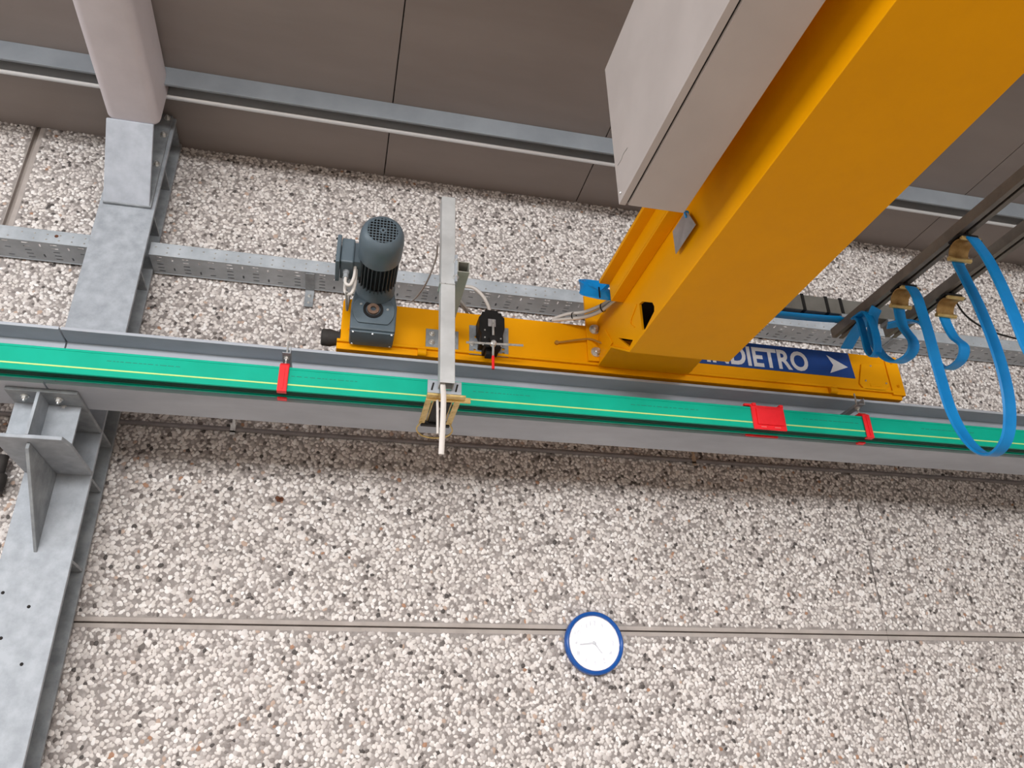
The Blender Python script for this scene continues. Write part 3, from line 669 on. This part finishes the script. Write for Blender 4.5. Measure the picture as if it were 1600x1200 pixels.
# ------------------------------------------------------------------ festoon: cross tube, rails, trolleys and flat cables
xt = thing('festoon_cross_tube', (2.4,-1.2,3.78), 'grey cross tube with black ties sticking out from the girder', 'tube')
MB().box(1.838, 3.02, -1.235, -1.175, 3.775, 3.872).build('tube', mat('dull_grey_tube', srgb(96,94,88), srgb(116,114,108), .45, .2, 6), xt, bevel=.004)
for x in (2.385, 2.53, 2.62):
    MB().box(x-.009, x+.009, -1.239, -1.171, 3.771, 3.876).build('black_tie', BLACK, xt)
xc = MB().ribbon([(1.85,-1.19,3.762),(2.2,-1.19,3.755),(2.5,-1.195,3.758),(2.64,-1.21,3.757)], (0,1,0), .065, .010)
tag(xc.build('cross_cable', BLUE, None, smooth=50), 'blue flat cable tied along the underside of the cross tube', 'cable')
def crail(x, y1, label):
    t = thing('festoon_rail', (x, -3, 3.70), label, 'rail', 'pair of festoon rails')
    p = [(x-.034,3.700),(x-.008,3.700),(x-.008,3.705),(x-.030,3.705),(x-.030,3.749),(x+.030,3.749),(x+.030,3.705),(x+.008,3.705),(x+.008,3.700),(x+.034,3.700),(x+.034,3.753),(x-.034,3.753)]
    MB().prism(p, 'y', -9.0, y1).build('c_profile', RAILM, t)
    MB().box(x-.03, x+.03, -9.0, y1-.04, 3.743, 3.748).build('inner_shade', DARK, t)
    MB().box(x-.05, x+.05, -1.24, -1.17, 3.753, 3.775).build('rail_clamp', GALVD, t, bevel=.002)
    MB().hexbolt((x+.045,-1.2,3.753), (0,0,-1), .008, .01).build('bolt', ZINC, t)
crail(2.655, -1.105, 'near left steel festoon rail carrying the large blue cable loop')
crail(2.945, -1.17, 'right steel festoon rail carrying a single brass trolley')
def ftrolley(x, y, label):
    t = thing('festoon_trolley', (x, y, 3.63), label, 'cable trolley', 'brass festoon trolleys')
    MB().box(x-.05, x+.05, y-.035, y+.035, 3.672, 3.684).build('hanger_plate', BLACK, t, bevel=.002)
    MB().box(x-.006, x+.006, y-.03, y+.03, 3.684, 3.72).build('neck', BLACK, t)
    pr_ = []
    for k in range(10):
        a = math.radians(-8+k*15); pr_.append((y+.054*math.cos(a), 3.612+.054*math.sin(a)))
    for k in range(9, -1, -1):
        a = math.radians(-8+k*15); pr_.append((y+.049*math.cos(a), 3.612+.049*math.sin(a)))
    MB().prism(pr_, 'x', x-.05, x+.05).build('saddle', BRONZE, t, smooth=40)
    MB().cyl((x-.058,y+.050,3.604), (x+.058,y+.050,3.604), .011, n=12).build('saddle_edge', BRASS, t, smooth=50)
    MB().box(x-.05, x+.05, y-.044, y-.028, 3.652, 3.664).build('clamp_bar', BRASS, t, bevel=.002)
    MB().box(x+.045, x+.09, y-.012, y+.012, 3.676, 3.682).build('side_tab', BLACK, t)
    MB().hexbolt((x+.075,y,3.676), (0,0,-1), .007, .01).build('bolt', ZINC, t)
Y1, Y2 = -1.645, -2.045
ftrolley(2.655, Y1, 'brass cable trolley nearest the wall on the left festoon rail')
ftrolley(2.655, Y2, 'brass cable trolley above the bright side of the large blue loop')
ftrolley(2.945, -1.615, 'brass cable trolley on the right festoon rail')
X = 2.655
over = lambda y, x: [(x,y+.058,3.60),(x,y+.05,3.635),(x,y,3.672),(x,y-.05,3.635),(x,y-.058,3.60)]
wrapv = lambda x, y: [(x,y,3.675),(x,y-.042,3.657),(x,y-.062,3.60)]      # over the saddle, viewer side
wrapw = lambda x, y: [(x,y+.063,3.60),(x,y+.043,3.658),(x,y,3.675)]      # over the saddle, wall side
big = wrapv(X, Y1)+[(X,-1.711,3.52),(X,-1.712,3.40),(X,-1.706,3.20),(X,-1.706,3.00),(X,-1.735,2.855),(X,-1.79,2.755),(X,-1.863,2.722),(X,-1.945,2.77),(X,-2.0,2.90),(X,-2.022,3.10),(X,-2.012,3.35),(X,-1.99,3.52)]+wrapw(X, Y2)
tag(MB().ribbon(big, (1,0,0), .066, .013).build('blue_flat_cable', BLUE, None, smooth=30), 'large hanging loop of blue flat cable at the right side', 'cable', 'blue festoon cables')
nxt = wrapv(X, Y2)+[(X,-2.13,3.50),(X,-2.145,3.36),(X,-2.152,3.22),(X,-2.16,3.03),(X,-2.20,2.87),(X,-2.29,2.76),(X,-2.42,2.73),(X,-2.56,2.80),(X,-2.64,2.95),(X,-2.68,3.2),(X,-2.69,3.5)]+wrapw(X, -2.77)
tag(MB().ribbon(nxt, (1,0,0), .066, .013).build('blue_flat_cable', BLUE, None, smooth=30), 'blue flat cable strand running off the right edge of the picture', 'cable', 'blue festoon cables')
sm = list(reversed(wrapw(X, Y1)))+[(X,-1.575,3.50),(X+.01,-1.60,3.40),(X,-1.57,3.345),(X-.02,-1.49,3.345),(X-.03,-1.42,3.43),(X-.03,-1.40,3.54),(X-.02,-1.42,3.64),(X,-1.44,3.69)]
tag(MB().ribbon(sm, (1,0,0), .066, .013).build('blue_flat_cable', BLUE, None, smooth=30), 'small blue cable loop under the end of the left festoon rail', 'cable', 'blue festoon cables')
XB = X-.082
sm2 = [(XB+.045,-1.31,3.698),(XB+.04,-1.40,3.685),(XB+.034,-1.435,3.61),(XB+.03,-1.445,3.52),(XB+.03,-1.43,3.445),(XB+.03,-1.395,3.425),(XB+.03,-1.365,3.47),(XB+.034,-1.36,3.56),(XB+.04,-1.35,3.66),(XB+.045,-1.33,3.698)]
tag(MB().ribbon(sm2, (1,0,0), .050, .012).build('blue_flat_cable', BLUE, None, smooth=30), 'twisted blue cable bend between the ends of the festoon rails', 'cable', 'blue festoon cables')
sm3 = [(X+.02,-1.36,3.692),(X+.0,-1.27,3.66),(X-.005,-1.16,3.605)]
tag(MB().ribbon(sm3, (1,.35,0), .085, .012).build('blue_flat_cable', BLUE, None, smooth=30), 'short loose blue cable end pointing down left toward the sign', 'cable', 'blue festoon cables')
X3 = 2.945
s3 = list(reversed(wrapw(X3, -1.615)))+[(X3,-1.57,3.48),(X3,-1.61,3.40),(X3,-1.57,3.345),(X3,-1.48,3.345),(X3,-1.42,3.42),(X3,-1.43,3.52),(X3-.02,-1.44,3.62),(X3-.06,-1.40,3.66),(X3-.16,-1.34,3.66)]
tag(MB().ribbon(s3, (1,0,0), .066, .013).build('blue_flat_cable', BLUE, None, smooth=30), 'blue S-shaped cable hanging from the trolley on the right rail', 'cable', 'blue festoon cables')
bw = MB().tube([(2.99,-1.6,3.69),(3.15,-1.5,3.66),(3.4,-1.4,3.655),(3.8,-1.3,3.68)], .005, 6)
tag(bw.build('black_wire', BLACK, None, smooth=60), 'thin black wire leading right from the festoon rail', 'cable')

# ------------------------------------------------------------------ wall clock
ck = thing('wall_clock', (1.482, -.03, 2.04), 'round wall clock with a blue rim and white dial on the pebble wall', 'clock')
KX, KZ, KR = 1.482, 2.208, .171
MB().rev([(KR-.012,0),(KR,.006),(KR,.030),(KR-.006,.042),(KR-.012,.044),(KR-.018,.040),(KR-.024,.030),(KR-.024,.026)], (KX,-.008,KZ), (0,-1,0), 64, cap=False).build('rim', CLBLUE, ck, smooth=50)
MB().rev([(KR-.014,0),(KR-.014,.020)], (KX,-.008,KZ), (0,-1,0), 48).build('dial', CLWHITE, ck)
for h in range(1, 13):
    a = math.radians(90-30*h); nx, nz = KX+.108*math.cos(a), KZ+.108*math.sin(a); wd = .010 if h < 10 else .018
    if h == 1: wd = .004
    text_mesh(str(h), nx-wd, nx+wd, nz-.014, nz+.014, -.0290, 'numeral', CLGREY, ck, off=0)
def hand(ang, l, t, wd, y, name):
    a = math.radians(90-ang); d = Vector((math.cos(a),0,math.sin(a))); n = Vector((-d.z,0,d.x))
    o = Vector((KX, y, KZ)); MB().slab(o-d*t-n*wd, o+d*l-n*wd*.6, o+d*l+n*wd*.6, o-d*t+n*wd, (0,-.0012,0)).build(name, CLGREY, ck)
hand(142, .072, .012, .004, -.0305, 'hour_hand')
hand(264, .085, .012, .005, -.0325, 'minute_hand')
hand(84, .045, .02, .0015, -.0345, 'second_hand')
MB().rev([(.008,0),(.006,.004)], (KX,-.033,KZ), (0,-1,0), 14).build('hand_cap', CLGREY, ck)
MB().rev([(KR-.022,0),(KR-.022,.001)], (KX,-.0385,KZ), (0,-1,0), 48).build('lens', GLASS, ck)
